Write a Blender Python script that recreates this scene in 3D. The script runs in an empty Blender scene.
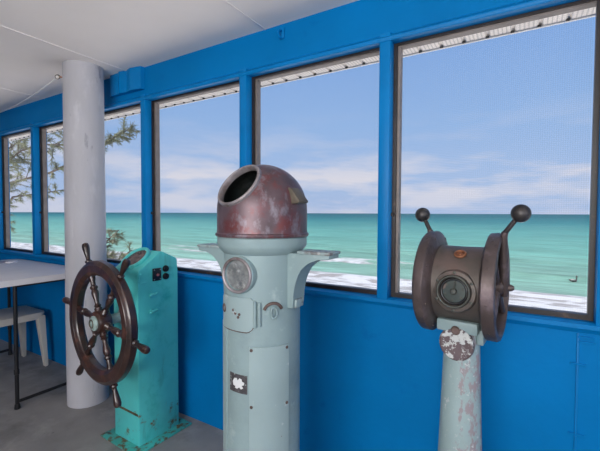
import bpy, bmesh, math, random
from math import sin, cos, pi, radians, sqrt, atan2
from mathutils import Vector, Matrix, Euler
random.seed(7)
S = bpy.context.scene
COL = S.collection

# ------------------------------------------------------------------ camera, sky, sun, fill lamps, exposure
EYE = 1.35
cd = bpy.data.cameras.new('camera'); cam = bpy.data.objects.new('camera', cd); COL.objects.link(cam)
cd.sensor_width = 36; cd.lens = 370.875 / 600 * 36; cd.clip_start = 0.05; cd.clip_end = 20000
yaw, pitch, roll = 0.5437, 0.03356, 0.004165
fw = Vector((-sin(yaw) * cos(pitch), cos(yaw) * cos(pitch), -sin(pitch)))
rt = Vector((cos(yaw), sin(yaw), 0)); up = rt.cross(fw)
r2 = rt * cos(roll) + up * sin(roll); u2 = -rt * sin(roll) + up * cos(roll)
M = Matrix((r2, u2, -fw)).transposed().to_4x4(); M.translation = (0, 0, EYE)
cam.matrix_world = M
S.camera = cam
S.view_settings.view_transform = 'Standard'; S.view_settings.look = 'None'
S.view_settings.exposure = 0.0; S.view_settings.gamma = 1.0; S.view_settings.use_curve_mapping = False

def build_world():
    w = bpy.data.worlds.new('sky'); S.world = w; w.use_nodes = True
    nt = w.node_tree; nt.nodes.clear(); N = nt.nodes.new; L = nt.links.new
    out = N('ShaderNodeOutputWorld'); bg = N('ShaderNodeBackground'); L(bg.outputs[0], out.inputs[0])
    tc = N('ShaderNodeTexCoord'); sep = N('ShaderNodeSeparateXYZ'); L(tc.outputs['Generated'], sep.inputs[0])
    ramp = N('ShaderNodeValToRGB'); L(sep.outputs[2], ramp.inputs[0])
    cr = ramp.color_ramp
    cr.elements[0].position = 0.0; cr.elements[0].color = (0.43, 0.56, 0.82, 1)
    cr.elements[1].position = 1.0; cr.elements[1].color = (0.14, 0.28, 0.66, 1)
    for p_, c_ in ((0.10, (0.39, 0.545, 0.835, 1)), (0.22, (0.30, 0.49, 0.83, 1)), (0.42, (0.21, 0.40, 0.79, 1))):
        e = cr.elements.new(p_); e.color = c_
    # soft low clouds: stretched noise, only near the horizon
    mp = N('ShaderNodeMapping'); mp.inputs['Scale'].default_value = (2.2, 2.2, 11.0); mp.inputs['Location'].default_value = (0.35, 0.1, 0.3)
    L(tc.outputs['Generated'], mp.inputs[0])
    nz = N('ShaderNodeTexNoise'); nz.inputs['Scale'].default_value = 1.6; nz.inputs['Detail'].default_value = 7; nz.inputs['Roughness'].default_value = 0.55
    L(mp.outputs[0], nz.inputs['Vector'])
    r3 = N('ShaderNodeValToRGB'); L(nz.outputs[0], r3.inputs[0])
    r3.color_ramp.elements[0].position = 0.44; r3.color_ramp.elements[0].color = (0, 0, 0, 1)
    r3.color_ramp.elements[1].position = 0.60; r3.color_ramp.elements[1].color = (1, 1, 1, 1)
    hz = N('ShaderNodeValToRGB'); L(sep.outputs[2], hz.inputs[0])
    hz.color_ramp.elements[0].position = 0.0; hz.color_ramp.elements[0].color = (.55, .55, .55, 1)
    hz.color_ramp.elements[1].position = 0.26; hz.color_ramp.elements[1].color = (0, 0, 0, 1)
    e = hz.color_ramp.elements.new(0.09); e.color = (.9, .9, .9, 1)
    e = hz.color_ramp.elements.new(0.17); e.color = (.25, .25, .25, 1)
    mu = N('ShaderNodeMath'); mu.operation = 'MULTIPLY'; L(r3.outputs[0], mu.inputs[0]); L(hz.outputs[0], mu.inputs[1])
    mx = N('ShaderNodeMixRGB'); L(mu.outputs[0], mx.inputs[0]); L(ramp.outputs[0], mx.inputs[1])
    mx.inputs[2].default_value = (0.79, 0.77, 0.84, 1)
    L(mx.outputs[0], bg.inputs[0]); bg.inputs[1].default_value = 1.0
build_world()

sd = bpy.data.lights.new('sun', 'SUN'); sun = bpy.data.objects.new('sun', sd); COL.objects.link(sun)
sd.energy = 5.2; sd.angle = radians(0.6); sd.color = (1.0, 0.95, 0.87)
sun.rotation_euler = Euler((radians(7), radians(-10), 0))   # high, from the land side

def fill_light(name, loc, rot, sx, sy, energy, color=(1, 0.97, 0.93)):
    ld = bpy.data.lights.new(name, 'AREA'); ld.shape = 'RECTANGLE'; ld.size = sx; ld.size_y = sy
    ld.energy = energy; ld.color = color
    o = bpy.data.objects.new(name, ld); COL.objects.link(o); o.location = loc; o.rotation_euler = rot
    return o
# added fill lamps, standing for daylight through unseen back and right-hand windows (behind / beside the camera)
fill_light('daylight_fill_back', (-0.05, -2.95, 1.6), (radians(113), 0, 0), 2.5, 1.2, 128)
fill_light('daylight_fill_right', (1.85, -0.6, 1.6), (radians(120), 0, radians(90)), 2.6, 1.2, 25)

# ------------------------------------------------------------------ helpers
def tag(o, label, cat, group=None, kind=None):
    if label: o['label'] = label
    if cat: o['category'] = cat
    if group: o['group'] = group
    if kind: o['kind'] = kind
    return o

def thing(name, label, cat, loc=(0, 0, 0), rotz=0, group=None):
    o = bpy.data.objects.new(name, None); COL.objects.link(o)
    o.empty_display_size = 0.1
    o.location = loc; o.rotation_euler = (0, 0, rotz)
    return tag(o, label, cat, group)

def basis(n, upv=(0, 0, 1)):
    """matrix whose local Z is n"""
    n = Vector(n).normalized(); upv = Vector(upv)
    x = upv.cross(n)
    if x.length < 1e-5: x = Vector((1, 0, 0)).cross(n)
    x.normalize(); y = n.cross(x)
    return Matrix((x, y, n)).transposed()

class MB:
    def __init__(self): self.bm = bmesh.new()
    def box(self, c, s, rot=None, bevel=0.0, seg=2):
        r = bmesh.ops.create_cube(self.bm, size=1.0)
        m = Matrix.Translation(c) @ (rot.to_4x4() if rot is not None else Matrix.Identity(4)) @ Matrix.Diagonal((*s, 1))
        bmesh.ops.transform(self.bm, matrix=m, verts=r['verts'])
        if bevel > 0:
            es = list({e for v in r['verts'] for e in v.link_edges})
            bmesh.ops.bevel(self.bm, geom=es, offset=bevel, segments=seg, affect='EDGES', profile=0.5)
        return self
    def lathe(self, prof, o=(0, 0, 0), n=(0, 0, 1), seg=40, a0=0, a1=2 * pi, sx=1.0, sy=1.0):
        """prof: list of (radius, height) revolved about n through o"""
        B = basis(n); o = Vector(o); full = abs(a1 - a0 - 2 * pi) < 1e-6
        cnt = seg if full else seg + 1
        rings = []
        for (r, h) in prof:
            if r < 1e-6:
                rings.append([self.bm.verts.new(o + B @ Vector((0, 0, h)))]); continue
            rings.append([self.bm.verts.new(o + B @ Vector((r * sx * cos(a0 + (a1 - a0) * k / seg), r * sy * sin(a0 + (a1 - a0) * k / seg), h))) for k in range(cnt)])
        for A, C in zip(rings[:-1], rings[1:]):
            for k in range(seg):
                k2 = (k + 1) % cnt
                if len(A) == 1 and len(C) == 1: continue
                if len(A) == 1: f = (A[0], C[k2], C[k])
                elif len(C) == 1: f = (A[k], A[k2], C[0])
                else: f = (A[k], A[k2], C[k2], C[k])
                try: self.bm.faces.new(f)
                except ValueError: pass
        return self
    def cyl(self, a, b, r, r2=None, seg=20, bev=0.0):
        a = Vector(a); b = Vector(b); h = (b - a).length; r2 = r if r2 is None else r2
        if bev: pr = [(0, 0), (r - bev, 0), (r, bev), (r2, h - bev), (r2 - bev, h), (0, h)]
        else: pr = [(0, 0), (r, 0), (r2, h), (0, h)]
        return self.lathe(pr, a, b - a, seg)
    def ball(self, c, r, seg=24, rings=14, s=(1, 1, 1)):
        q = bmesh.ops.create_uvsphere(self.bm, u_segments=seg, v_segments=rings, radius=r)
        bmesh.ops.transform(self.bm, matrix=Matrix.Translation(c) @ Matrix.Diagonal((*s, 1)), verts=q['verts'])
        return self
    def torus(self, c, n, R, r, seg=48, rs=12, sx=1, sy=1):
        pr = [(R + r * cos(2 * pi * k / rs), r * sin(2 * pi * k / rs)) for k in range(rs + 1)]
        return self.lathe(pr, c, n, seg, sx=sx, sy=sy)
    def prism(self, pts, d, m=None, bevel=0.0):
        """polygon pts in local XY extruded by d along local Z, placed by matrix m"""
        m = m or Matrix.Identity(4)
        lo = [self.bm.verts.new(m @ Vector((x, y, 0))) for x, y in pts]
        hi = [self.bm.verts.new(m @ Vector((x, y, d))) for x, y in pts]
        fs = [self.bm.faces.new(lo[::-1]), self.bm.faces.new(hi)]
        k = len(pts)
        for i in range(k): fs.append(self.bm.faces.new((lo[i], lo[(i + 1) % k], hi[(i + 1) % k], hi[i])))
        if bevel:
            es = list({e for f in fs for e in f.edges})
            bmesh.ops.bevel(self.bm, geom=es, offset=bevel, segments=2, affect='EDGES', profile=0.5)
        return self
    def tube(self, pts, r, seg=10):
        """tube along points, r a number or a list"""
        pts = [Vector(q) for q in pts]; nn = len(pts)
        rr = r if isinstance(r, (list, tuple)) else [r] * nn
        rings = []; prev = None
        for i, q in enumerate(pts):
            t = (pts[min(i + 1, nn - 1)] - pts[max(i - 1, 0)]).normalized()
            x = t.orthogonal().normalized() if prev is None else (prev - t * prev.dot(t)).normalized()
            prev = x; y = t.cross(x)
            rings.append([self.bm.verts.new(q + (x * cos(2 * pi * k / seg) + y * sin(2 * pi * k / seg)) * rr[i]) for k in range(seg)])
        for A, C in zip(rings[:-1], rings[1:]):
            for k in range(seg): self.bm.faces.new((A[k], A[(k + 1) % seg], C[(k + 1) % seg], C[k]))
        self.bm.faces.new(rings[0][::-1]); self.bm.faces.new(rings[-1])
        return self
    def patch(self, R, t, a0, a1, z0, z1, c=(0, 0), seg=10, corner=0.0):
        """curved plate on a vertical cylinder: angles a0..a1 (from -Y toward +X), thickness t"""
        bm = self.bm
        cols = []
        for k in range(seg + 1):
            u = k / seg; a = a0 + (a1 - a0) * u
            dz = 0
            if corner:
                w = abs(a1 - a0) * R; s_ = min(u, 1 - u) * w
                if s_ < corner: dz = corner - sqrt(max(0, corner ** 2 - (corner - s_) ** 2))
            col = []
            for rr_ in (R - 0.004, R + t):
                for z in (z0 + dz, z1 - dz):
                    col.append(bm.verts.new((c[0] + rr_ * sin(a), c[1] - rr_ * cos(a), z)))
            cols.append(col)
        for A, C in zip(cols[:-1], cols[1:]):
            bm.faces.new((A[2], C[2], C[3], A[3])); bm.faces.new((A[0], A[1], C[1], C[0]))
            bm.faces.new((A[1], A[3], C[3], C[1])); bm.faces.new((A[0], C[0], C[2], A[2]))
        for A in (cols[0], cols[-1]): bm.faces.new((A[0], A[2], A[3], A[1]))
        return self
    def build(self, name, m, parent=None, smooth=35):
        bm = self.bm
        bmesh.ops.recalc_face_normals(bm, faces=bm.faces)
        me = bpy.data.meshes.new(name)
        if smooth:
            lim = radians(smooth)
            for f in bm.faces: f.smooth = True
            for e in bm.edges:
                e.smooth = not (len(e.link_faces) == 2 and e.calc_face_angle(0) > lim)
        bm.to_mesh(me); bm.free()
        me.materials.append(m)
        o = bpy.data.objects.new(name, me); COL.objects.link(o)
        if parent is not None: o.parent = parent
        return o

def struct(name, mb, m, parent=None, smooth=35):
    o = mb.build(name, m, parent, smooth)
    if parent is None: o['kind'] = 'structure'
    return o

# ------------------------------------------------------------------ materials
def mat(name, col, rough=0.5, metal=0.0, vary=0.08, scale=6.0, bump=0.0, bscale=40.0, wear=None, spec=0.5, stretch=None, coat=0.0):
    """principled with noise tint; wear = list of (colour, scale, lo, hi, extra) patches"""
    m = bpy.data.materials.new(name); m.use_nodes = True
    nt = m.node_tree; b = nt.nodes['Principled BSDF']; N = nt.nodes.new; L = nt.links.new
    tc = N('ShaderNodeTexCoord'); vec = tc.outputs['Object']
    if stretch:
        mp = N('ShaderNodeMapping'); mp.inputs['Scale'].default_value = stretch; L(vec, mp.inputs[0]); vec = mp.outputs[0]
    nz = N('ShaderNodeTexNoise'); nz.inputs['Scale'].default_value = scale; nz.inputs['Detail'].default_value = 6; L(vec, nz.inputs['Vector'])
    rp = N('ShaderNodeValToRGB'); L(nz.outputs[0], rp.inputs[0])
    d = [max(0, c * (1 - vary * 2)) for c in col]; h = [min(1, c * (1 + vary * 2)) for c in col]
    rp.color_ramp.elements[0].position = 0.3; rp.color_ramp.elements[0].color = (*d, 1)
    rp.color_ramp.elements[1].position = 0.7; rp.color_ramp.elements[1].color = (*h, 1)
    cur = rp.outputs[0]
    for w in (wear or []):
        c_, sc, lo, hi = w[:4]; ext = w[4] if len(w) > 4 else {}
        n2 = N('ShaderNodeTexNoise'); n2.inputs['Scale'].default_value = sc; n2.inputs['Detail'].default_value = ext.get('detail', 8); n2.inputs['Roughness'].default_value = 0.65
        v2 = tc.outputs['Object']
        mp = N('ShaderNodeMapping'); mp.inputs['Location'].default_value = ext.get('off', (3.1, 1.7, 0.4)); mp.inputs['Scale'].default_value = ext.get('st', (1, 1, 1)); L(v2, mp.inputs[0])
        L(mp.outputs[0], n2.inputs['Vector'])
        fac = n2.outputs[0]
        if 'z' in ext:   # worn toward a height band: (z_full, z_none, gain)
            sp = N('ShaderNodeSeparateXYZ'); L(v2, sp.inputs[0])
            mr = N('ShaderNodeMapRange'); mr.inputs[1].default_value = ext['z'][0]; mr.inputs[2].default_value = ext['z'][1]
            mr.inputs[3].default_value = ext['z'][2]; mr.inputs[4].default_value = 0.0; L(sp.outputs[2], mr.inputs[0])
            ad = N('ShaderNodeMath'); ad.operation = 'ADD'; L(fac, ad.inputs[0]); L(mr.outputs[0], ad.inputs[1]); fac = ad.outputs[0]
        if 'x' in ext:   # worn on one side: (x_none, x_full, loss)
            sp = N('ShaderNodeSeparateXYZ'); L(v2, sp.inputs[0])
            mr = N('ShaderNodeMapRange'); mr.inputs[1].default_value = ext['x'][0]; mr.inputs[2].default_value = ext['x'][1]
            mr.inputs[3].default_value = -ext['x'][2]; mr.inputs[4].default_value = 0.0; L(sp.outputs[0], mr.inputs[0])
            ad = N('ShaderNodeMath'); ad.operation = 'ADD'; L(fac, ad.inputs[0]); L(mr.outputs[0], ad.inputs[1]); fac = ad.outputs[0]
        r2_ = N('ShaderNodeMapRange'); r2_.inputs[1].default_value = lo; r2_.inputs[2].default_value = hi; L(fac, r2_.inputs[0])
        mx = N('ShaderNodeMixRGB'); L(r2_.outputs[0], mx.inputs[0]); L(cur, mx.inputs[1]); mx.inputs[2].default_value = (*c_, 1); cur = mx.outputs[0]
    L(cur, b.inputs['Base Color'])
    b.inputs['Roughness'].default_value = rough; b.inputs['Metallic'].default_value = metal
    b.inputs['Specular IOR Level'].default_value = spec
    if coat: b.inputs['Coat Weight'].default_value = coat; b.inputs['Coat Roughness'].default_value = 0.15
    if bump:
        n3 = N('ShaderNodeTexNoise'); n3.inputs['Scale'].default_value = bscale; n3.inputs['Detail'].default_value = 5; L(vec, n3.inputs['Vector'])
        bp = N('ShaderNodeBump'); bp.inputs['Strength'].default_value = bump; bp.inputs['Distance'].default_value = 0.01
        L(n3.outputs[0], bp.inputs['Height']); L(bp.outputs[0], b.inputs['Normal'])
    return m

BLUE = mat('blue_paint', (0.0, 0.166, 0.445), 0.55, spec=0.08, vary=0.05, scale=2.0, bump=0.12, bscale=30,
           wear=[((0.0, 0.12, 0.36), 5, .6, .75)])
BLUETRIM = mat('blue_trim_paint', (0.0, 0.18, 0.475), 0.42, spec=0.18, vary=0.05, scale=4.0, bump=0.1, bscale=30)
CEIL = mat('ceiling_paint', (0.90, 0.84, 0.80), 0.8, vary=0.025, scale=1.5, bump=0.12, bscale=8)
WHITEP = mat('white_column_paint', (0.47, 0.46, 0.49), 0.65, vary=0.05, scale=5, bump=0.5, bscale=14, stretch=(1, 1, .35),
             wear=[((0.54, 0.53, 0.56), 9, .56, .66, {'st': (1, 1, .3)}), ((0.30, 0.30, 0.33), 13, .63, .69, {'detail': 6, 'st': (1, 1, .28), 'off': (6, 2, 9)})])
FLOOR = mat('concrete_floor', (0.275, 0.262, 0.255), 0.6, vary=0.16, scale=2.2, bump=0.15, bscale=25,
            wear=[((0.17, 0.162, 0.158), 2.0, .5, .64), ((0.33, 0.315, 0.305), 4.5, .55, .70), ((0.05, 0.045, 0.042), 7, .68, .75)])
GASKET = mat('dark_window_frame', (0.018, 0.013, 0.013), 0.45, vary=0.2, scale=10, wear=[((0.10, 0.06, 0.045), 18, .6, .75)])
TAUPE = mat('taupe_aluminium', (0.21, 0.18, 0.17), 0.5, 0.25, vary=0.08, scale=12, wear=[((0.09, .07, .06), 25, .66, .75)])
SOFFIT = mat('white_soffit', (0.92, 0.88, 0.84), 0.7, vary=0.03, scale=8)
def perforate(m):
    nt = m.node_tree; N = nt.nodes.new; L = nt.links.new; b = nt.nodes['Principled BSDF']
    tc = N('ShaderNodeTexCoord'); wv = N('ShaderNodeTexWave'); wv.bands_direction = 'X'; wv.inputs['Scale'].default_value = 15.7; L(tc.outputs['Object'], wv.inputs[0])
    mr = N('ShaderNodeMapRange'); mr.inputs[1].default_value = .1; mr.inputs[2].default_value = .4; mr.inputs[3].default_value = .72; mr.inputs[4].default_value = 1; L(wv.outputs['Fac'], mr.inputs[0])
    src = b.inputs['Base Color'].links[0].from_socket
    mx = N('ShaderNodeMixRGB'); mx.blend_type = 'MULTIPLY'; mx.inputs[0].default_value = 1; L(src, mx.inputs[1]); L(mr.outputs[0], mx.inputs[2]); L(mx.outputs[0], b.inputs['Base Color'])
VENT = mat('perforated_soffit', (0.94, 0.87, 0.80), 0.7, vary=0.03, scale=8); perforate(VENT)
DARKGAP = mat('dark_gap', (0.03, 0.025, 0.02), 0.9, vary=0.1)
SAND = mat('beach_sand', (0.82, 0.76, 0.68), 0.9, vary=0.06, scale=1.0)
OUTWALL = mat('outside_wall', (0.6, 0.6, 0.6), 0.8, vary=0.03)
BACKWALL = mat('back_wall_paint', (0.05, 0.20, 0.46), 0.5, vary=0.04)
PALE = mat('pale_green_paint', (0.245, 0.335, 0.345), 0.5, vary=0.035, scale=4, bump=0.1, bscale=35,
           wear=[((0.19, 0.265, 0.275), 3.0, .54, .72), ((0.34, 0.43, 0.43), 9.0, .60, .70), ((0.22, 0.15, 0.13), 26, .70, .735)])
PALEPLATE = mat('pale_green_plate', (0.28, 0.37, 0.38), 0.5, vary=0.03, scale=6, bump=0.1, bscale=35,
           wear=[((0.42, 0.49, 0.50), 16.0, .63, .69), ((0.18, 0.14, 0.13), 24, .70, .73)])
PALEWORN = mat('pale_green_worn', (0.29, 0.38, 0.39), 0.55, vary=0.05, scale=6, bump=0.2, bscale=40,
           wear=[((0.16, 0.15, 0.15), 22, .50, .60), ((0.45, 0.45, 0.45), 35, .58, .64)])
PALERUST = mat('pale_green_rust', (0.29, 0.385, 0.39), 0.55, vary=0.04, scale=5, bump=0.15, bscale=40,
           wear=[((0.29, 0.25, 0.265), 42, .47, .53, {'st': (1, 1, .5), 'x': (-.03, .015, .3)}), ((0.52, 0.55, 0.55), 50, .60, .66)])
RUST = mat('rusty_iron', (0.13, 0.09, 0.08), 0.7, 0.3, vary=0.2, scale=20, bump=0.3, bscale=60)
COPPER = mat('weathered_copper', (0.135, 0.092, 0.105), 0.42, 0.45, vary=0.2, scale=7, bump=0.12, bscale=22,
             wear=[((0.17, 0.050, 0.052), 7.0, .47, .60, {'off': (1.3, 4.2, 2.0)}), ((0.24, 0.22, 0.255), 13, .53, .66, {'off': (7, 1, 3), 'st': (1, 1, .6)}), ((0.06, 0.042, 0.04), 8, .56, .70, {'off': (2, 9, 5), 'st': (1, 1, .5)}), ((.36, .33, .34), 40, .68, .73)])
COPRIM = mat('grey_worn_copper', (0.30, 0.27, 0.28), 0.45, 0.5, vary=0.12, scale=18, wear=[((0.17, 0.12, .11), 14, .52, .66)])
DARKIN = mat('black_interior', (0.012, 0.013, 0.012), 0.6, vary=0.2)
HOODIN = mat('dark_green_interior', (0.028, 0.036, 0.034), 0.6, vary=0.3, scale=14, wear=[((.07, .075, .07), 12, .56, .68)])
OLIVE = mat('olive_brass', (0.13, 0.11, 0.085), 0.5, 0.5, vary=0.15, scale=20)
BRONZE = mat('weathered_bronze', (0.095, 0.072, 0.070), 0.45, 0.5, vary=0.12, scale=9, bump=0.15, bscale=40,
             wear=[((0.20, 0.155, 0.17), 9, .52, .68), ((0.04, 0.03, 0.028), 12, .56, .68, {'off': (4, 4, 1)}), ((.30, .27, .27), 45, .68, .73)])
BRONZEDRUM = mat('olive_bronze', (0.098, 0.082, 0.073), 0.5, 0.4, vary=0.08, scale=6, bump=0.1, bscale=30, wear=[((0.145, .10, .088), 7, .53, .7), ((0.05, .045, .042), 11, .58, .70, {'off': (5, 1, 2)})])
BRONZEDARK = mat('dark_bronze', (0.055, 0.05, 0.05), 0.42, 0.6, vary=0.2, scale=14)
PLUG = mat('copper_plug', (0.30, 0.13, 0.07), 0.4, 0.7, vary=0.15, scale=30)
DIALRIM = mat('green_bronze', (0.062, 0.066, 0.058), 0.5, 0.4, vary=0.15, scale=30)
DIALFACE = mat('dark_green_dial', (0.030, 0.045, 0.042), 0.35, vary=0.15, scale=20)
NICKEL = mat('dull_nickel', (0.45, 0.46, 0.44), 0.35, 0.8, vary=0.1, scale=30)
WOOD = mat('varnished_dark_wood', (0.034, 0.013, 0.009), 0.34, vary=0.35, scale=9, bump=0.15, bscale=30, coat=0.5,
           wear=[((0.11, 0.036, 0.02), 12, .55, .68), ((0.018, 0.009, 0.007), 9, .52, .68, {'off': (5, 2, 2)})])
HUBTEAL = mat('pale_teal_paint', (0.27, 0.36, 0.34), 0.5, vary=0.15, scale=25, wear=[((0.2, .1, .06), 30, .6, .7)])
TEAL = mat('teal_paint', (0.085, 0.56, 0.55), 0.38, vary=0.05, scale=4, bump=0.12, bscale=30,
           wear=[((0.03, 0.42, 0.40), 6, .56, .72), ((0.16, 0.09, 0.03), 16, .70, .80, {'z': (0.0, 0.5, 0.16)}), ((0.02, .025, .03), 38, .745, .765), ((.10, .62, .60), 8, .58, .70, {'st': (1, 1, .3), 'off': (9, 3, 1)}), ((.06, .36, .33), 11, .60, .72, {'st': (1, 1, .18), 'off': (2, 6, 4)})])
TEALRUST = mat('teal_rust', (0.05, 0.40, 0.36), 0.5, vary=0.1, scale=8, bump=0.2, wear=[((0.12, 0.075, 0.03), 22, .50, .60), ((0.02, .015, .012), 12, .6, .7)])
RUSTLINE = mat('rust_seam', (0.09, 0.06, 0.025), 0.8, vary=0.3, scale=30)
BLACKP = mat('black_plastic', (0.012, 0.012, 0.014), 0.3, vary=0.1)
REDDISH = mat('dull_red_knob', (0.30, 0.10, 0.10), 0.4, vary=0.1)
COMPASS = mat('brown_compass_card', (0.10, 0.065, 0.06), 0.2, vary=0.35, scale=30)
TABLEW = mat('white_table_plastic', (0.66, 0.64, 0.66), 0.5, vary=0.02, scale=5, bump=0.05, bscale=120)
CHAIRW = mat('white_chair_plastic', (0.52, 0.49, 0.45), 0.5, vary=0.03, scale=6)
BLACKM = mat('black_metal', (0.015, 0.015, 0.018), 0.4, 0.3, vary=0.1)
CORD = mat('white_cord', (0.75, 0.72, 0.70), 0.8, vary=0.03)
PAPERG = mat('grey_paper', (0.27, 0.25, 0.29), 0.6, vary=0.05)
PAPERW = mat('white_paper', (0.78, 0.76, 0.80), 0.6, vary=0.02)
NEEDLE = mat('grey_green_needles', (0.27, 0.28, 0.16), 0.6, vary=0.3, scale=1.5)
BARK = mat('grey_bark', (0.17, 0.135, 0.11), 0.85, vary=0.2, scale=8, bump=0.3)
FEATHER = mat('brown_feathers', (0.09, 0.065, 0.055), 0.8, vary=0.2, scale=8)
FEATHERL = mat('pale_feathers', (0.5, 0.43, 0.38), 0.8, vary=0.1, scale=8)
BEAK = mat('horn_beak', (0.3, 0.2, 0.1), 0.5, vary=0.1)

def tworust(name, base, chip, sc, lo, hi):
    return mat(name, base, 0.6, vary=0.1, scale=12, bump=0.25, bscale=50, wear=[(chip, sc, lo, hi)])
PEEL = tworust('peeling_badge', (0.125, 0.09, 0.097), (0.55, 0.57, 0.56), 36, .52, .56)
PLATEB = mat('dark_worn_plate', (0.06, 0.055, 0.06), 0.6, vary=0.3, scale=40, wear=[((0.3, .32, .32), 60, .60, .66)])
TORN = mat('torn_label_white', (0.66, 0.68, 0.68), 0.7, vary=0.05)
def lens_mat():
    m = mat('clouded_port_glass', (0.20, 0.21, 0.21), 0.3, vary=0.25, scale=18, wear=[((0.42, .43, .42), 22, .52, .62), ((0.09, .10, .11), 10, .55, .66, {'off': (8, 8, 8)})])
    return m
LENS = lens_mat()

def screen_mat():
    """insect screen: mostly clear, faint woven haze in real 1.6 mm weave"""
    m = bpy.data.materials.new('insect_screen'); m.use_nodes = True
    nt = m.node_tree; nt.nodes.clear(); N = nt.nodes.new; L = nt.links.new
    out = N('ShaderNodeOutputMaterial'); mix = N('ShaderNodeMixShader'); tr = N('ShaderNodeBsdfTransparent'); df = N('ShaderNodeBsdfDiffuse')
    df.inputs[0].default_value = (0.30, 0.31, 0.33, 1)
    tc = N('ShaderNodeTexCoord')
    w1 = N('ShaderNodeTexWave'); w1.bands_direction = 'Z'; w1.inputs['Scale'].default_value = 42; w1.inputs['Distortion'].default_value = 2.0; w1.inputs['Detail'].default_value = 1; w1.inputs['Detail Scale'].default_value = 0.06
    w2 = N('ShaderNodeTexWave'); w2.bands_direction = 'X'; w2.inputs['Scale'].default_value = 42; w2.inputs['Distortion'].default_value = 1.5; w2.inputs['Detail'].default_value = 1; w2.inputs['Detail Scale'].default_value = 0.06
    L(tc.outputs['Object'], w1.inputs[0]); L(tc.outputs['Object'], w2.inputs[0])
    ad = N('ShaderNodeMath'); ad.operation = 'ADD'; L(w1.outputs['Fac'], ad.inputs[0]); L(w2.outputs['Fac'], ad.inputs[1])
    mr = N('ShaderNodeMapRange'); mr.inputs[1].default_value = 0; mr.inputs[2].default_value = 2; mr.inputs[3].default_value = 0.045; mr.inputs[4].default_value = 0.095
    L(ad.outputs[0], mr.inputs[0]); L(mr.outputs[0], mix.inputs[0]); L(tr.outputs[0], mix.inputs[1]); L(df.outputs[0], mix.inputs[2]); L(mix.outputs[0], out.inputs[0])
    return m
SCREEN = screen_mat()

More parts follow.
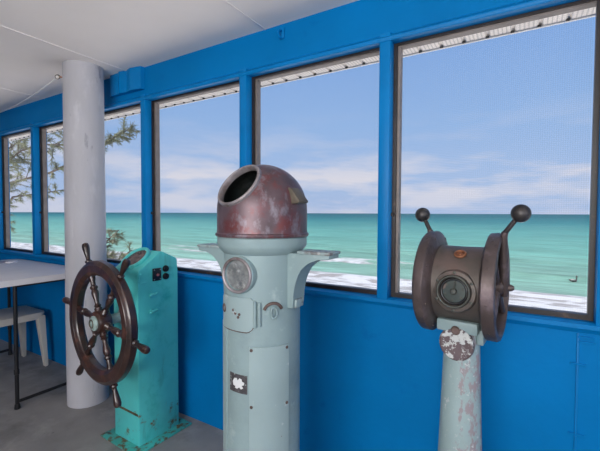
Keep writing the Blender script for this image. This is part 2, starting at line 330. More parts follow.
def sea_mat():
    m = bpy.data.materials.new('sea_water'); m.use_nodes = True
    nt = m.node_tree; b = nt.nodes['Principled BSDF']; N = nt.nodes.new; L = nt.links.new
    tc = N('ShaderNodeTexCoord'); sp = N('ShaderNodeSeparateXYZ'); L(tc.outputs['Object'], sp.inputs[0])
    # wander the depth bands a little along the shore
    mp = N('ShaderNodeMapping'); mp.inputs['Scale'].default_value = (0.03, 0.08, 1); L(tc.outputs['Object'], mp.inputs[0])
    n1 = N('ShaderNodeTexNoise'); n1.inputs['Scale'].default_value = 1; n1.inputs['Detail'].default_value = 5; L(mp.outputs[0], n1.inputs['Vector'])
    lg = N('ShaderNodeMath'); lg.operation = 'LOGARITHM'; lg.inputs[1].default_value = 10; L(sp.outputs[1], lg.inputs[0])
    a1 = N('ShaderNodeMath'); a1.operation = 'MULTIPLY_ADD'; a1.inputs[1].default_value = 0.30; L(n1.outputs[0], a1.inputs[0]); L(lg.outputs[0], a1.inputs[2])
    mr = N('ShaderNodeMapRange'); mr.inputs[1].default_value = 1.4 + .15; mr.inputs[2].default_value = 3.4 + .15; L(a1.outputs[0], mr.inputs[0])
    rp = N('ShaderNodeValToRGB'); L(mr.outputs[0], rp.inputs[0]); cr = rp.color_ramp
    cr.elements[0].position = 0; cr.elements[0].color = (0.20, 0.32, 0.27, 1)
    cr.elements[1].position = 1; cr.elements[1].color = (0.0, 0.075, 0.09, 1)
    for p_, c_ in ((.10, (.17, .32, .25, 1)), (.22, (.12, .305, .245, 1)), (.36, (.08, .26, .225, 1)), (.55, (.014, .145, .15, 1)), (.75, (.0, .085, .10, 1))):
        e = cr.elements.new(p_); e.color = c_
    # swell streaks
    mp2 = N('ShaderNodeMapping'); mp2.inputs['Scale'].default_value = (0.05, 0.35, 1); L(tc.outputs['Object'], mp2.inputs[0])
    n2 = N('ShaderNodeTexNoise'); n2.inputs['Scale'].default_value = 1; n2.inputs['Detail'].default_value = 7; L(mp2.outputs[0], n2.inputs['Vector'])
    hs = N('ShaderNodeMapRange'); hs.inputs[1].default_value = .3; hs.inputs[2].default_value = .7; hs.inputs[3].default_value = .76; hs.inputs[4].default_value = 1.24; L(n2.outputs[0], hs.inputs[0])
    mu = N('ShaderNodeMixRGB'); mu.blend_type = 'MULTIPLY'; mu.inputs[0].default_value = 1; L(rp.outputs[0], mu.inputs[1]); 
    mp5 = N('ShaderNodeMapping'); mp5.inputs['Scale'].default_value = (0.28, 1.1, 1); mp5.inputs['Rotation'].default_value = (0, 0, .12); L(tc.outputs['Object'], mp5.inputs[0])
    n5 = N('ShaderNodeTexNoise'); n5.inputs['Scale'].default_value = 1; n5.inputs['Detail'].default_value = 6; n5.inputs['Roughness'].default_value = .6; L(mp5.outputs[0], n5.inputs['Vector'])
    h5 = N('ShaderNodeMapRange'); h5.inputs[1].default_value = .32; h5.inputs[2].default_value = .68; h5.inputs[3].default_value = .78; h5.inputs[4].default_value = 1.2; L(n5.outputs[0], h5.inputs[0])
    hm = N('ShaderNodeMath'); hm.operation = 'MULTIPLY'; L(hs.outputs[0], hm.inputs[0]); L(h5.outputs[0], hm.inputs[1]); L(hm.outputs[0], mu.inputs[2])
    # foam: surf zone by distance from shore + noise; broken crests farther out
    mp3 = N('ShaderNodeMapping'); mp3.inputs['Scale'].default_value = (0.14, 0.5, 1); L(tc.outputs['Object'], mp3.inputs[0])
    n3 = N('ShaderNodeTexNoise'); n3.inputs['Scale'].default_value = 1; n3.inputs['Detail'].default_value = 9; n3.inputs['Roughness'].default_value = .62; L(mp3.outputs[0], n3.inputs['Vector'])
    def band(y0, y1, y2, y3, g):
        fc = N('ShaderNodeFloatCurve'); x = N('ShaderNodeMapRange'); x.inputs[1].default_value = 15; x.inputs[2].default_value = 65; L(sp.outputs[1], x.inputs[0])
        r_ = N('ShaderNodeValToRGB'); L(x.outputs[0], r_.inputs[0]); c = r_.color_ramp
        f = lambda y: (y - 15) / 50
        c.elements[0].position = max(0, f(y0)); c.elements[0].color = (0, 0, 0, 1) if y0 > 15 else (g, g, g, 1)
        c.elements[1].position = f(y3); c.elements[1].color = (0, 0, 0, 1)
        for yy in (y1, y2):
            e = c.elements.new(f(yy)); e.color = (g, g, g, 1)
        return r_.outputs[0]
    z1 = band(15, 20, 31.5, 34.5, .55); z2 = band(39, 41, 43.5, 46, .27)
    # the outer crest is only breaking along one stretch
    xa = N('ShaderNodeMapRange'); xa.inputs[1].default_value = -7; xa.inputs[2].default_value = -14; L(sp.outputs[0], xa.inputs[0])
    xb = N('ShaderNodeMapRange'); xb.inputs[1].default_value = -58; xb.inputs[2].default_value = -46; L(sp.outputs[0], xb.inputs[0])
    xm = N('ShaderNodeMath'); xm.operation = 'MULTIPLY'; L(xa.outputs[0], xm.inputs[0]); L(xb.outputs[0], xm.inputs[1])
    xz = N('ShaderNodeMath'); xz.operation = 'MULTIPLY'; L(z2, xz.inputs[0]); L(xm.outputs[0], xz.inputs[1])
    zz = N('ShaderNodeMath'); zz.operation = 'ADD'; L(z1, zz.inputs[0]); L(xz.outputs[0], zz.inputs[1])
    s2 = N('ShaderNodeMath'); s2.operation = 'ADD'; L(zz.outputs[0], s2.inputs[0]); L(n3.outputs[0], s2.inputs[1])
    fm = N('ShaderNodeMapRange'); fm.inputs[1].default_value = .69; fm.inputs[2].default_value = .82; L(s2.outputs[0], fm.inputs[0])
    # foam is lacy: thin sandy water between streaks
    mp4 = N('ShaderNodeMapping'); mp4.inputs['Scale'].default_value = (0.5, 1.9, 1); L(tc.outputs['Object'], mp4.inputs[0])
    n4 = N('ShaderNodeTexNoise'); n4.inputs['Scale'].default_value = 1; n4.inputs['Detail'].default_value = 8; L(mp4.outputs[0], n4.inputs['Vector'])
    r4 = N('ShaderNodeValToRGB'); L(n4.outputs[0], r4.inputs[0])
    r4.color_ramp.elements[0].position = .42; r4.color_ramp.elements[0].color = (.30, .285, .275, 1)
    r4.color_ramp.elements[1].position = .53; r4.color_ramp.elements[1].color = (.56, .56, .57, 1)
    mx = N('ShaderNodeMixRGB'); L(fm.outputs[0], mx.inputs[0]); L(mu.outputs[0], mx.inputs[1]); L(r4.outputs[0], mx.inputs[2])
    L(mx.outputs[0], b.inputs['Base Color']); b.inputs['Roughness'].default_value = 0.55; b.inputs['Specular IOR Level'].default_value = 0.12
    return m
SEA = sea_mat()

# ------------------------------------------------------------------ setting: room shell
D = 1.676            # front (sea-side) wall, face of the posts
WY = D + 0.012       # wall face
ZS, ZH, ZC = 0.955, 2.137, 2.366
XL, XR, YB = -6.2, 1.9, -3.0
WT = 0.10
POSTS = [-5.545, -4.74, -3.936, -3.131, -2.326, -1.424, -0.587, 0.226, 1.03]   # left edges of the posts
PW = 0.052
struct('floor', MB().box(((XL + XR) / 2, (YB + WY) / 2, -0.05), (XR - XL + .4, WY - YB + .4, 0.1)), FLOOR)
struct('ceiling', MB().box(((XL + XR) / 2, (YB + WY) / 2, ZC + 0.03), (XR - XL + .5, WY - YB + .5, 0.06)), CEIL)
mb = MB()
mb.box(((XL + XR) / 2, WY + WT / 2, ZS / 2), (XR - XL + .3, WT, ZS))
mb.box(((XL + XR) / 2, WY + WT / 2, (ZH + ZC) / 2), (XR - XL + .3, WT, ZC - ZH))
for x in POSTS: mb.box((x + PW / 2, WY + WT / 2 + .02, (ZS + ZH) / 2), (PW - .010, WT - .04, ZH - ZS))
mb.box(((POSTS[-1] + XR + .15) / 2, WY + WT / 2, (ZS + ZH) / 2), (XR + .15 - POSTS[-1], WT, ZH - ZS))
mb.box(((POSTS[0] + XL - .15) / 2, WY + WT / 2, (ZS + ZH) / 2), (POSTS[0] - XL + .15, WT, ZH - ZS))
struct('wall_front', mb, BLUE)
struct('wall_left', MB().box((XL - .07, (YB + WY) / 2, ZC / 2), (WT, WY - YB, ZC)), BACKWALL)
mb = MB()       # right wall with a long window opening
mb.box((XR + .07, (YB + WY) / 2, .5), (WT, WY - YB, 1.0)).box((XR + .07, (YB + WY) / 2, 2.283), (WT, WY - YB, .166))
mb.box((XR + .07, -2.5, 1.6), (WT, 1.0, 1.2)).box((XR + .07, 1.2, 1.6), (WT, 1.0, 1.2))
struct('wall_right', mb, BACKWALL)
mb = MB()
mb.box(((XL + XR) / 2, YB - .07, .5), (XR - XL + .28, WT, 1.0)).box(((XL + XR) / 2, YB - .07, 2.283), (XR - XL + .28, WT, .166))
mb.box((-3.85, YB - .07, 1.6), (4.98, WT, 1.2)).box((1.62, YB - .07, 1.6), (.84, WT, 1.2))
struct('wall_back', mb, BACKWALL)
# trims: header lip, sill, posts
mb = MB()
prof = [(0, 0), (0.020, 0), (0.024, 0.006), (0.024, 0.016), (0.006, 0.034), (0, 0.036)]
mm = Matrix(((0, 0, 1, XL), (-1, 0, 0, WY), (0, 1, 0, ZH - 0.004), (0, 0, 0, 1)))
mb.prism(prof, XR - XL, mm)
struct('trim_1', mb, BLUETRIM)
mb = MB()
prof = [(0, 0), (0.006, 0), (0.022, 0.018), (0.022, 0.034), (-0.0, 0.040)]
mm = Matrix(((0, 0, 1, XL), (-1, 0, 0, WY), (0, 1, 0, ZS - 0.038), (0, 0, 0, 1)))
mb.prism(prof, XR - XL, mm)
struct('trim_2', mb, BLUETRIM)
for i, x in enumerate(POSTS):
    struct('trim_%d' % (3 + i), MB().box((x + PW / 2, D + .03, (ZS + ZH) / 2 + .012), (PW, .072, ZH - ZS + .05), bevel=.004), BLUETRIM)
# windows: dark gasket, taupe sash, screen with glass
for i in range(len(POSTS) - 1):
    x0 = POSTS[i] + PW; x1 = POSTS[i + 1]
    def ring(xa, xb, za, zb, w, y0, y1, bot, top, wr=None):
        b_ = bot; wr = wr or w
        q = MB(); yc = (y0 + y1) / 2; yy = y1 - y0
        q.box((xa + w / 2, yc, (za + zb) / 2), (w, yy, zb - za)).box((xb - wr / 2, yc, (za + zb) / 2), (wr, yy, zb - za))
        q.box(((xa + w + xb - wr) / 2, yc, zb - top / 2), (xb - xa - w - wr, yy, top)).box(((xa + w + xb - wr) / 2, yc, za + b_ / 2), (xb - xa - w - wr, yy, b_))
        return q
    w = struct('window_%d' % (i + 1), ring(x0, x1, ZS, ZH, .017, D + .046, D + .058, .020, .010), GASKET)
    ring(x0 + .006, x1 - .006, ZS + .004, ZH - .006, .023, D + .058, D + .092, .014, .011, .009).build('sash', TAUPE, w)
    MB().box(((x0 + x1) / 2, D + .088, (ZS + ZH) / 2), (x1 - x0 - .04, .0015, ZH - ZS - .04)).build('screen', SCREEN, w)
    lk = MB(); lk.cyl((x0 + .004, D + .05, 1.345), (x0 + .004, D + .034, 1.345), .009, bev=.002)
    lk.build('latch', GASKET, w)
# right-hand board against the last post and the painted-over hatch seam
struct('trim_12', MB().box((.256, D - .006, 1.753), (.052, .016, .766), bevel=.003), TAUPE)
mb = MB(); mb.box((.179, WY - .001, ZS / 2 - .02), (.007, .008, ZS - .045), bevel=.002)
seam = struct('trim_13', mb, BLUETRIM)
for z, xo in ((.882, .022), (.798, .0), (.534, .0), (.90, .02)):
    MB().box((.182 + xo, WY - .003, z), (.05, .008, .007), bevel=.002).build('hinge_leaf', BLUE, seam)
# boxed casing on the header beside the column
mb = MB()
pts = [(-2.297, WY), (-2.303, WY - .030), (-2.40, WY - .046), (-2.46, WY - .030), (-2.53, WY - .045), (-2.56, WY - .03), (-2.66, WY - .03), (-2.66, WY)]
mb.prism(pts, .155, Matrix.Translation((0, 0, 2.212)), bevel=.002)
struct('trim_14', mb, BLUETRIM, smooth=8)
# ceiling sheet joints
for i, (x, w_, ya, yb) in enumerate(((-2.47, .016, YB, WY), (-1.25, .010, YB, WY), (-3.7, .014, YB, WY), (-.03, .012, YB, WY))):
    struct('trim_%d' % (15 + i), MB().box((x, (ya + yb) / 2, ZC), (w_, yb - ya, .007), bevel=.003), CEIL)
# column
cx, cy, cr_ = -2.668, 1.468, .128
mb = MB(); mb.lathe([(cr_ + .004, 0), (cr_ + .004, .6), (cr_, 1.2), (cr_ - .002, ZC)], (cx, cy, 0), (0, 0, 1), 48)
struct('column', mb, WHITEP)

# eave outside
mb = MB(); SX0, SX1, SZ, SY = -7.5, 3.0, 2.322, D + .63
pr = []; x = SX0; k = 0
pts = []
while x < SX1:
    pts += [(x, SZ), (x + .100, SZ), (x + .106, SZ + .010), (x + .114, SZ + .010)]; x += .12
pts += [(SX1, SZ + .03), (SX0, SZ + .03)]
mm = Matrix(((1, 0, 0, 0), (0, 0, -1, SY), (0, 1, 0, 0), (0, 0, 0, 1)))
mb.prism(pts, .63 - .155, mm)
struct('soffit', mb, VENT, smooth=0)
struct('trim_30', MB().box(((SX0 + SX1) / 2, SY + .012, SZ + .082), (SX1 - SX0, .014, .176)), SOFFIT)
mb = MB(); x = SX0 + .106
while x < SX1:
    mb.box((x, SY - .004, SZ - .002), (.018, .014, .012), bevel=.003); x += .12
struct('trim_31', mb, DARKGAP)
struct('roof', MB().box(((SX0 + SX1) / 2, (YB + SY) / 2 - .3, 2.52), (SX1 - SX0 + .2, SY - YB + .9, .1)), OUTWALL)
# building below, beach and sea
struct('lower_storey', MB().box(((XL + XR) / 2, (YB + WY) / 2, -2.35), (XR - XL + .2, WY - YB + .2, 4.4)), OUTWALL)
SEAZ = 1.35 - 6.0
bm = bmesh.new()
prof = [(-40, -4.3), (6, -4.3), (14, -4.42), (22, -4.62), (30, -4.9), (60, -7)]
mb = MB()
rows = [[mb.bm.verts.new((x, y, z)) for y, z in prof] for x in (-400, -60, 0, 60, 200)]
for A, C in zip(rows[:-1], rows[1:]):
    for k in range(len(prof) - 1): mb.bm.faces.new((A[k], C[k], C[k + 1], A[k + 1]))
struct('beach', mb, SAND)
bm.free()
mb = MB()
ys = [17 + .55 * k for k in range(70)] + [56 * 1.22 ** k for k in range(1, 28)]
xs = [-9000, -3000, -900, -400] + [-220 + 2.6 * k for k in range(100)] + [60, 120, 400, 1200, 5000, 9000]
from mathutils import noise
def wz(x, y):
    if y > 150 or abs(x) > 380: return 0
    wob = 1.6 * noise.noise((x * .02, 3.3, 0)) + .7 * noise.noise((x * .09, 8.1, 0))
    z = 0
    for yc, amp, wdt in ((42.2, .50, 1.1), (31.6, .28, .9), (55, .35, 2.0), (72, .3, 3), (25.5, .12, .7)):
        u = y - yc - wob * (1 if yc < 50 else 1.8)
        sh = wdt * (0.6 if u < 0 else 1.9)
        z += amp * math.exp(-(u / sh) ** 2) * (.75 + .5 * noise.noise((x * .045, yc, 1)))
    return z + .05 * noise.noise((x * .3, y * .6, 2))
rows = [[mb.bm.verts.new((x, y, wz(x, y) + SEAZ)) for y in ys] for x in xs]
for A, C in zip(rows[:-1], rows[1:]):
    for k in range(len(ys) - 1): mb.bm.faces.new((A[k], C[k], C[k + 1], A[k + 1]))
sea = struct('sea', mb, SEA, smooth=180)

# ------------------------------------------------------------------ binnacle
def ang(px):     # pixel offset from the binnacle axis -> angle around the body, 0 = -Y
    return math.asin(max(-1, min(1, (px - 262.3) / 37.6))) + 0.647
t = thing('ship_binnacle', 'tall pale green ship binnacle with domed copper hood, before the windows', 'binnacle', (-.834, 1.11, 0))
R = .141
mb = MB(); mb.lathe([(0, 0), (.22, 0), (.22, .02), (.165, .03), (.150, .06), (R, .09), (R, 1.205), (.150, 1.212), (.162, 1.228), (.165, 1.236), (.165, 1.262), (.160, 1.268), (.12, 1.268), (.12, 1.18), (0, 1.18)], seg=64)
body = mb.build('pedestal_body', PALE, t)
# hood: shell with a round opening cut through it
r_ = .166; zc_ = 1.362
outer = [(r_ + .004, 1.266), (r_ + .006, 1.270), (r_ + .006, 1.276), (r_ + .001, 1.280), (r_, 1.290), (r_, zc_)] + [(r_ * cos(a * pi / 2 / 16), zc_ + r_ * sin(a * pi / 2 / 16)) for a in range(1, 17)]
ri = r_ - .006
inner = [(ri * cos(a * pi / 2 / 16), zc_ + ri * sin(a * pi / 2 / 16)) for a in range(16, -1, -1)] + [(ri, 1.266)]
outer[-1] = (0, zc_ + r_); inner[0] = (0, zc_ + ri)
mb = MB(); mb.lathe(outer + inner + [outer[0]], seg=64)
bmesh.ops.remove_doubles(mb.bm, verts=mb.bm.verts, dist=1e-5)
hood = mb.build('hood', COPPER, t)
nd = Vector((-.131, -.789, .60)).normalized(); C0 = Vector((0, 0, zc_))
ro = .084; off = sqrt(r_ ** 2 - ro ** 2) - .002
cut = MB(); cut.cyl(C0 + nd * .05, C0 + nd * .30, ro, seg=64)
cutter = cut.build('cutter', COPPER)
bo = hood.modifiers.new('cut', 'BOOLEAN'); bo.operation = 'DIFFERENCE'; bo.object = cutter; bo.solver = 'EXACT'
bpy.context.view_layer.update()
cutter.parent = t; bpy.context.view_layer.update()
me = bpy.data.meshes.new_from_object(hood.evaluated_get(bpy.context.evaluated_depsgraph_get()))
hood.modifiers.clear(); hood.data = me
bpy.data.objects.remove(cutter, do_unlink=True)
lin = bpy.data.objects.new('hood_lining', me.copy()); COL.objects.link(lin); lin.parent = hood
lin.data.transform(Matrix.Translation(C0) @ Matrix.Scale(.982, 4) @ Matrix.Translation(-C0)); lin.data.materials.clear(); lin.data.materials.append(HOODIN)
mb = MB(); mb.lathe([(ro - .003, off - .016), (ro + .006, off - .014), (ro + .009, off - .004), (ro + .008, off + .004), (ro + .004, off + .007), (ro - .001, off + .007), (ro - .003, off + .004), (ro - .003, off - .016)], C0, nd, 64)
mb.build('hood_opening_rim', COPRIM, hood)
mb = MB(); mb.lathe([(0, 1.268), (.118, 1.268), (.118, 1.30), (.105, 1.305), (.10, 1.30), (0, 1.298)], seg=48)
mb.build('compass_bowl', DARKIN, t)
# little lamp box on the hood
lb = Vector((.954, .094, .27)).normalized(); B = basis(lb)
mb = MB()
pc = C0 + lb * .168
Rm = Matrix((Vector((0, 1, 0)), Vector((.0, 0, 1)), Vector((1, 0, 0)))).transposed()
mb.prism([(.115, .024), (.156, .022), (.196, -.022), (.196, -.029), (.186, -.028), (.184, -.032), (.115, -.032)], .050, Matrix.Rotation(radians(-8), 4, 'Z') @ Matrix(((1, 0, 0, 0), (0, 0, 1, -.025), (0, 1, 0, zc_ + .052), (0, 0, 0, 1))), bevel=.002)
mb.build('lamp_hood', OLIVE, hood)
# corrector arms
for s in (1, -1):
    mb = MB()
    pts = [(R - .012, 1.212), (.27, 1.212), (.296, 1.212), (.296, 1.198), (.252, 1.194)]
    for k in range(1, 10):
        a = k / 9 * pi / 2
        pts.append((R + .018 + .088 * (1 - sin(a)), 1.192 - .148 * (1 - cos(a))))
    pts += [(R + .016, 1.02), (R - .012, 1.02)]
    pts = [(x * s, z) for x, z in pts]
    if s < 0: pts = pts[::-1]
    mb.prism(pts, .075, Matrix(((1, 0, 0, 0), (0, 0, -1, .0375), (0, 1, 0, 0), (0, 0, 0, 1))), bevel=.003)
    a_ = mb.build('corrector_arm', PALE, t)
    mb = MB(); mb.box((s * .238, 0, 1.2165), (.126, .084, .010), bevel=.003)
    mb.build('arm_top_plate', PALEWORN, a_)
    mb = MB(); mb.box((s * (R + .0185), 0, 1.035), (.010, .05, .03), bevel=.002); mb.build('worn_foot', PALEWORN, a_)
# round inspection port
pn = Vector((.05, -.998, 0)).normalized(); po = pn * .100 + Vector((0, 0, 1.139))
mb = MB(); mb.lathe([(0, 0), (.064, 0), (.064, .05), (.059, .056), (.052, .056), (.050, .046), (0, .046)], po, pn, 48)
port = mb.build('inspection_port', PALE, t)
mb = MB(); mb.torus(po + pn * .055, pn, .0565, .0055); mb.build('port_ring', COPRIM, port)
mb = MB(); mb.lathe([(0, .050), (.050, .047)], po, pn, 40); mb.build('port_glass', LENS, port)
# access door, hinge, latch arc
mb = MB(); mb.patch(R, .005, ang(226), ang(255), .946, 1.062, corner=.012, seg=14)
door = mb.build('access_door', PALEPLATE, t)
def on_body(px, z, d=0.0):
    a = ang(px); return Vector(((R + d) * sin(a), -(R + d) * cos(a), z)), Vector((sin(a), -cos(a), 0))
for px, dz in ((255.5, 0), (259.5, .004)):
    p0, n0 = on_body(px, 1.052 - dz, .003); p1, _ = on_body(px, .962 + dz, .003)
    mb = MB(); mb.cyl(p1, p0, .0062, bev=.002); mb.build('hinge', PALE, door)
p0, n0 = on_body(227.5, 1.012, .004)
mb = MB(); mb.torus(p0, n0, .012, .004, 20, 8); mb.build('door_lock_ring', RUST, door)
p0, n0 = on_body(237, 1.01, .003)
mb = MB(); mb.cyl(p0, p0 + n0 * .004, .012, bev=.001); mb.build('rust_spotted_boss', PALEWORN, door)
arc = []
for k in range(13):
    a = radians(20 + 140 * k / 12); q, n0 = on_body(271.5 + 8.2 * cos(a), 1.012 + .032 * sin(a), .003); arc.append(q)
mb = MB(); mb.tube(arc, .0055, 8); la = mb.build('latch_scar', RUST, t)
p0, n0 = on_body(272, 1.012, .007)
mb = MB(); mb.torus(p0, (n0 + Vector((.2, 0, .2))).normalized(), .018, .0045, 24, 8, sx=.6); mb.build('latch_ring', PALE, t)
sl = [on_body(226 + 2.0 * k, .944, .003)[0] for k in range(12)] + [on_body(250.5, .947, .003)[0], on_body(253, .954, .003)[0], on_body(255.2, .968, .003)[0]]
mb = MB(); mb.tube(sl, .0026, 6); mb.build('door_seam', RUST, door)
for px, z in ((236.5, 1.016), (238.5, 1.006), (242, 1.004), (241, .994)):
    p0, n0 = on_body(px, z, .005); mb = MB(); mb.lathe([(.005, 0), (.005, .002), (0, .003)], p0, n0, 10); mb.build('rivet', RUST, door)
mb = MB(); mb.patch(R, .0045, ang(250.5), ang(286), .40, .895, seg=14)
pan = mb.build('screwed_panel', PALEPLATE, t)
for px, z in ((252.5, .885), (284, .885), (252.5, .69), (284, .69), (252.5, .50), (284, .50)):
    p0, n0 = on_body(px, z, .004); mb = MB(); mb.lathe([(.0055, 0), (.0055, .002), (.003, .004), (0, .0045)], p0, n0, 14); mb.build('screw', RUST, pan)
mb = MB(); mb.patch(R, .005, ang(225.2), ang(229.5), .35, .96, seg=4)
st = mb.build('edge_strip', PALEPLATE, t)
mb = MB(); mb.patch(R, .002, ang(232.5), ang(248.5), .730, .794, seg=8)
pl = mb.build('label_plate', PLATEB, t)
# torn white patch left on the plate (ragged outline)
def outline(pts_px, d, name, m, parent, h=.0012):
    q = MB(); vs = [on_body(px + 1.5, z - .008, d)[0] for px, z in pts_px]; vo = [on_body(px + 1.5, z - .008, d + h)[0] for px, z in pts_px]
    a = [q.bm.verts.new(v) for v in vs]; b = [q.bm.verts.new(v) for v in vo]
    k = len(a)
    for i in range(k): q.bm.faces.new((a[i], a[(i + 1) % k], b[(i + 1) % k], b[i]))
    q.bm.faces.new(a[::-1]); q.bm.faces.new(b)
    return q.build(name, m, parent, smooth=0)
blob = [(234.5, .762), (234, .775), (235.5, .787), (237.5, .789), (238.5, .781), (240, .790), (242, .788), (242.5, .780), (244.5, .778), (244, .769), (242, .766), (243.5, .758), (241.5, .753), (240, .759), (238, .752), (236, .754), (236.5, .760)]
outline(blob, .002, 'torn_label', TORN, pl)

# ------------------------------------------------------------------ engine order telegraph
ph = radians(-5)
t = thing('engine_telegraph', 'brown bronze engine telegraph with two ball levers on pale pedestal', 'telegraph', (-.174, 1.36, 0), ph)
ZT = 1.115
mb = MB(); mb.lathe([(0, 0), (.17, 0), (.17, .02), (.12, .03), (.092, .06), (.080, .30), (.069, .55), (.057, .90), (.056, .965), (0, .965)], seg=48)
ped = mb.build('pedestal', PALERUST, t)
mb = MB(); mb.box((-.004, 0, .978), (.128, .125, .040), bevel=.006); cap = mb.build('pedestal_cap', PALE, t)
mb = MB(); mb.box((.062, -.0, .945), (.022, .06, .05), bevel=.006); mb.build('side_lug', PALE, cap)
# round peeling badge
bn = Vector((-.10, -1, .02)).normalized()
mb = MB(); bo_ = Vector((-.003, -.046, .921)); mb.lathe([(0, 0), (.052, 0), (.055, .003), (.055, .016), (.050, .020), (0, .020)], bo_, bn, 40)
bd = mb.build('round_badge', PEEL, ped)
mb = MB(); mb.lathe([(0, 0), (.011, 0), (.015, .004), (.011, .009), (0, .010)], bo_ + bn * .018 + Vector((.0, 0, .046)), bn, 20); mb.build('badge_tab', RUST, bd)
# drum along local X
mb = MB(); mb.lathe([(0, -.095), (.135, -.095), (.135, -.085), (.126, -.078), (.124, 0), (.126, .078), (.135, .085), (.135, .095), (0, .095)], (0, 0, ZT), (1, 0, 0), 56)
drum = mb.build('drum', BRONZEDRUM, t)
mb = MB(); mb.lathe([(0, -.03), (.068, -.03), (.068, .0), (.063, .009), (.053, .011), (.050, .020), (.045, .022), (.042, .006), (0, .006)], (.002, -.118, ZT - .008), (-.03, -1, .06), 48)
dial = mb.build('dial_flange', BRONZEDRUM, t)
dn = Vector((-.03, -1, .06)).normalized(); dc = Vector((.002, -.118, ZT - .008))
Bd = basis(dn)
mb = MB(); mb.torus(dc + dn * .0205, dn, .0475, .0042); mb.build('dial_rim', DIALRIM, dial)
mb = MB(); mb.torus(dc + dn * .0085, dn, .0385, .0042); mb.build('black_inner_ring', BLACKP, dial)
mb = MB(); mb.lathe([(0, .0085), (.041, .0075)], dc, dn, 40); mb.build('dial_face', DIALFACE, dial)
mb = MB(); mb.tube([dc + dn * .015 + Bd @ Vector((0, -.006, 0)), dc + dn * .015 + Bd @ Vector((.003, .034, 0))], [.0034, .0014], 8)
mb.lathe([(0, .007), (.010, .007), (.010, .017), (.007, .020), (0, .021)], dc, dn, 20); mb.build('dial_pointer', DIALRIM, dial)
for k in range(6):
    a = radians(20 + 60 * k)
    q = dc + Bd @ Vector((.028 * cos(a), .028 * sin(a), .0075)); mb = MB(); mb.lathe([(.004, 0), (.004, .002), (0, .003)], q, dn, 10); mb.build('dial_mark', DIALRIM, dial)
for k in range(6):
    a = radians(90 + 60 * k)
    q = dc + Bd @ Vector((.059 * cos(a), .059 * sin(a), .008)); mb = MB(); mb.lathe([(.005, 0), (.005, .004), (0, .006)], q, dn, 12); mb.build('flange_bolt', DIALRIM, dial)
pv = Vector((0, -.56, .83)).normalized(); pp = Vector((.006, 0, ZT)) + Vector((0, pv.y, pv.z)) * .121
mb = MB(); mb.torus(pp + pv * .006, pv, .0150, .0045, 28, 10).lathe([(0, .0), (.015, .0), (.015, .004), (.006, .005), (.004, .009), (0, .009)], pp, pv, 24); mb.build('filler_plug', PLUG, drum)
RD = .173
# left cheek wheel: solid with bevelled inner face
mb = MB(); mb.lathe([(0, -.113), (.14, -.113), (.15, -.118), (.166, -.118), (RD - .002, -.114), (RD, -.108), (RD, -.086), (RD - .004, -.082), (.150, -.074), (.135, -.070), (0, -.070)], (0, 0, ZT), (1, 0, 0), 64)
lc = mb.build('cheek_disc', BRONZE, t)
for k in range(8):
    a = radians(45 * k + 20); q = Vector((-.0795, .158 * cos(a), ZT + .158 * sin(a))); mb = MB(); mb.lathe([(.0045, 0), (.0045, .004), (0, .005)], q, (1, 0, 0), 10); mb.build('stud', BRONZE, lc)
for k in range(10):
    a = radians(36 * k + 10); q = Vector((-.097, (RD - .001) * cos(a), ZT + (RD - .001) * sin(a))); mb = MB(); mb.lathe([(.0045, 0), (.0045, .002), (0, .003)], q, (0, cos(a), sin(a)), 10); mb.build('stud', BRONZE, lc)
# right cheek wheel: rim ring with recessed dish, spokes
mb = MB(); mb.lathe([(0, .074), (.14, .074), (.150, .076), (RD - .004, .082), (RD, .086), (RD, .114), (RD - .003, .119), (.164, .121), (.155, .121), (.152, .116), (.150, .090), (0, .086)], (0, 0, ZT), (1, 0, 0), 64)
rc = mb.build('cheek_disc', BRONZE, t)
mb = MB(); mb.lathe([(0, .0875), (.1498, .0915)], (0, 0, ZT), (1, 0, 0), 48); mb.build('dark_dish', BRONZEDARK, rc)
for k in range(4):
    a = radians(45 + 90 * k)
    mb = MB(); mb.tube([(.104, .02 * cos(a), ZT + .02 * sin(a)), (.107, .155 * cos(a), ZT + .15 * sin(a))], [.012, .009], 10); mb.build('spoke', BRONZE, rc)
for k in range(10):
    a = radians(36 * k + 10); q = Vector((.100, (RD - .001) * cos(a), ZT + (RD - .001) * sin(a))); mb = MB(); mb.lathe([(.0045, 0), (.0045, .002), (0, .003)], q, (0, cos(a), sin(a)), 10); mb.build('stud', BRONZE, rc)
mb = MB(); mb.lathe([(0, .086), (.026, .086), (.026, .116), (.020, .124), (.011, .125), (.011, .144), (.006, .152), (0, .153)], (0, 0, ZT), (1, 0, 0), 28); mb.build('hub', BRONZE, rc)
# levers
def lever(side, a_, flare):
    """a_: angle from straight up toward -Y"""
    d = Vector((0, -sin(a_), cos(a_))); o = Vector((side * (.124 if side > 0 else .126), 0, ZT)); X = Vector((side, 0, 0))
    mb = MB()
    mb.tube([o - d * .03, o, o + d * .09, o + d * .168, o + d * .182 + X * .004], [.010, .017, .013, .011, .010], 12)
    lv = mb.build('lever', BRONZE, t)
    k0 = o + d * .178 + X * .002; k1 = o + d * .242 + X * flare
    mb = MB(); mb.tube([k0, k0.lerp(k1, .5), k1], [.008, .0075, .007], 12); mb.build('handle_rod', BRONZEDARK, lv)
    mb = MB(); mb.ball(k1, .0275); mb.build('ball_knob', BRONZEDARK, lv)
lever(1, radians(12), .046)
lever(-1, radians(-18), .038)
mb = MB()

# ------------------------------------------------------------------ helm stand with ship wheel
hz_ = radians(-2)
t = helm = thing('helm_stand', 'turquoise steel helm stand carrying a dark wooden ship wheel', 'helm', (-1.972, 1.43, 0), hz_)
hw = .122; yf, ybk = -.118, .150
def boxy(z0, z1, flare=0): pass
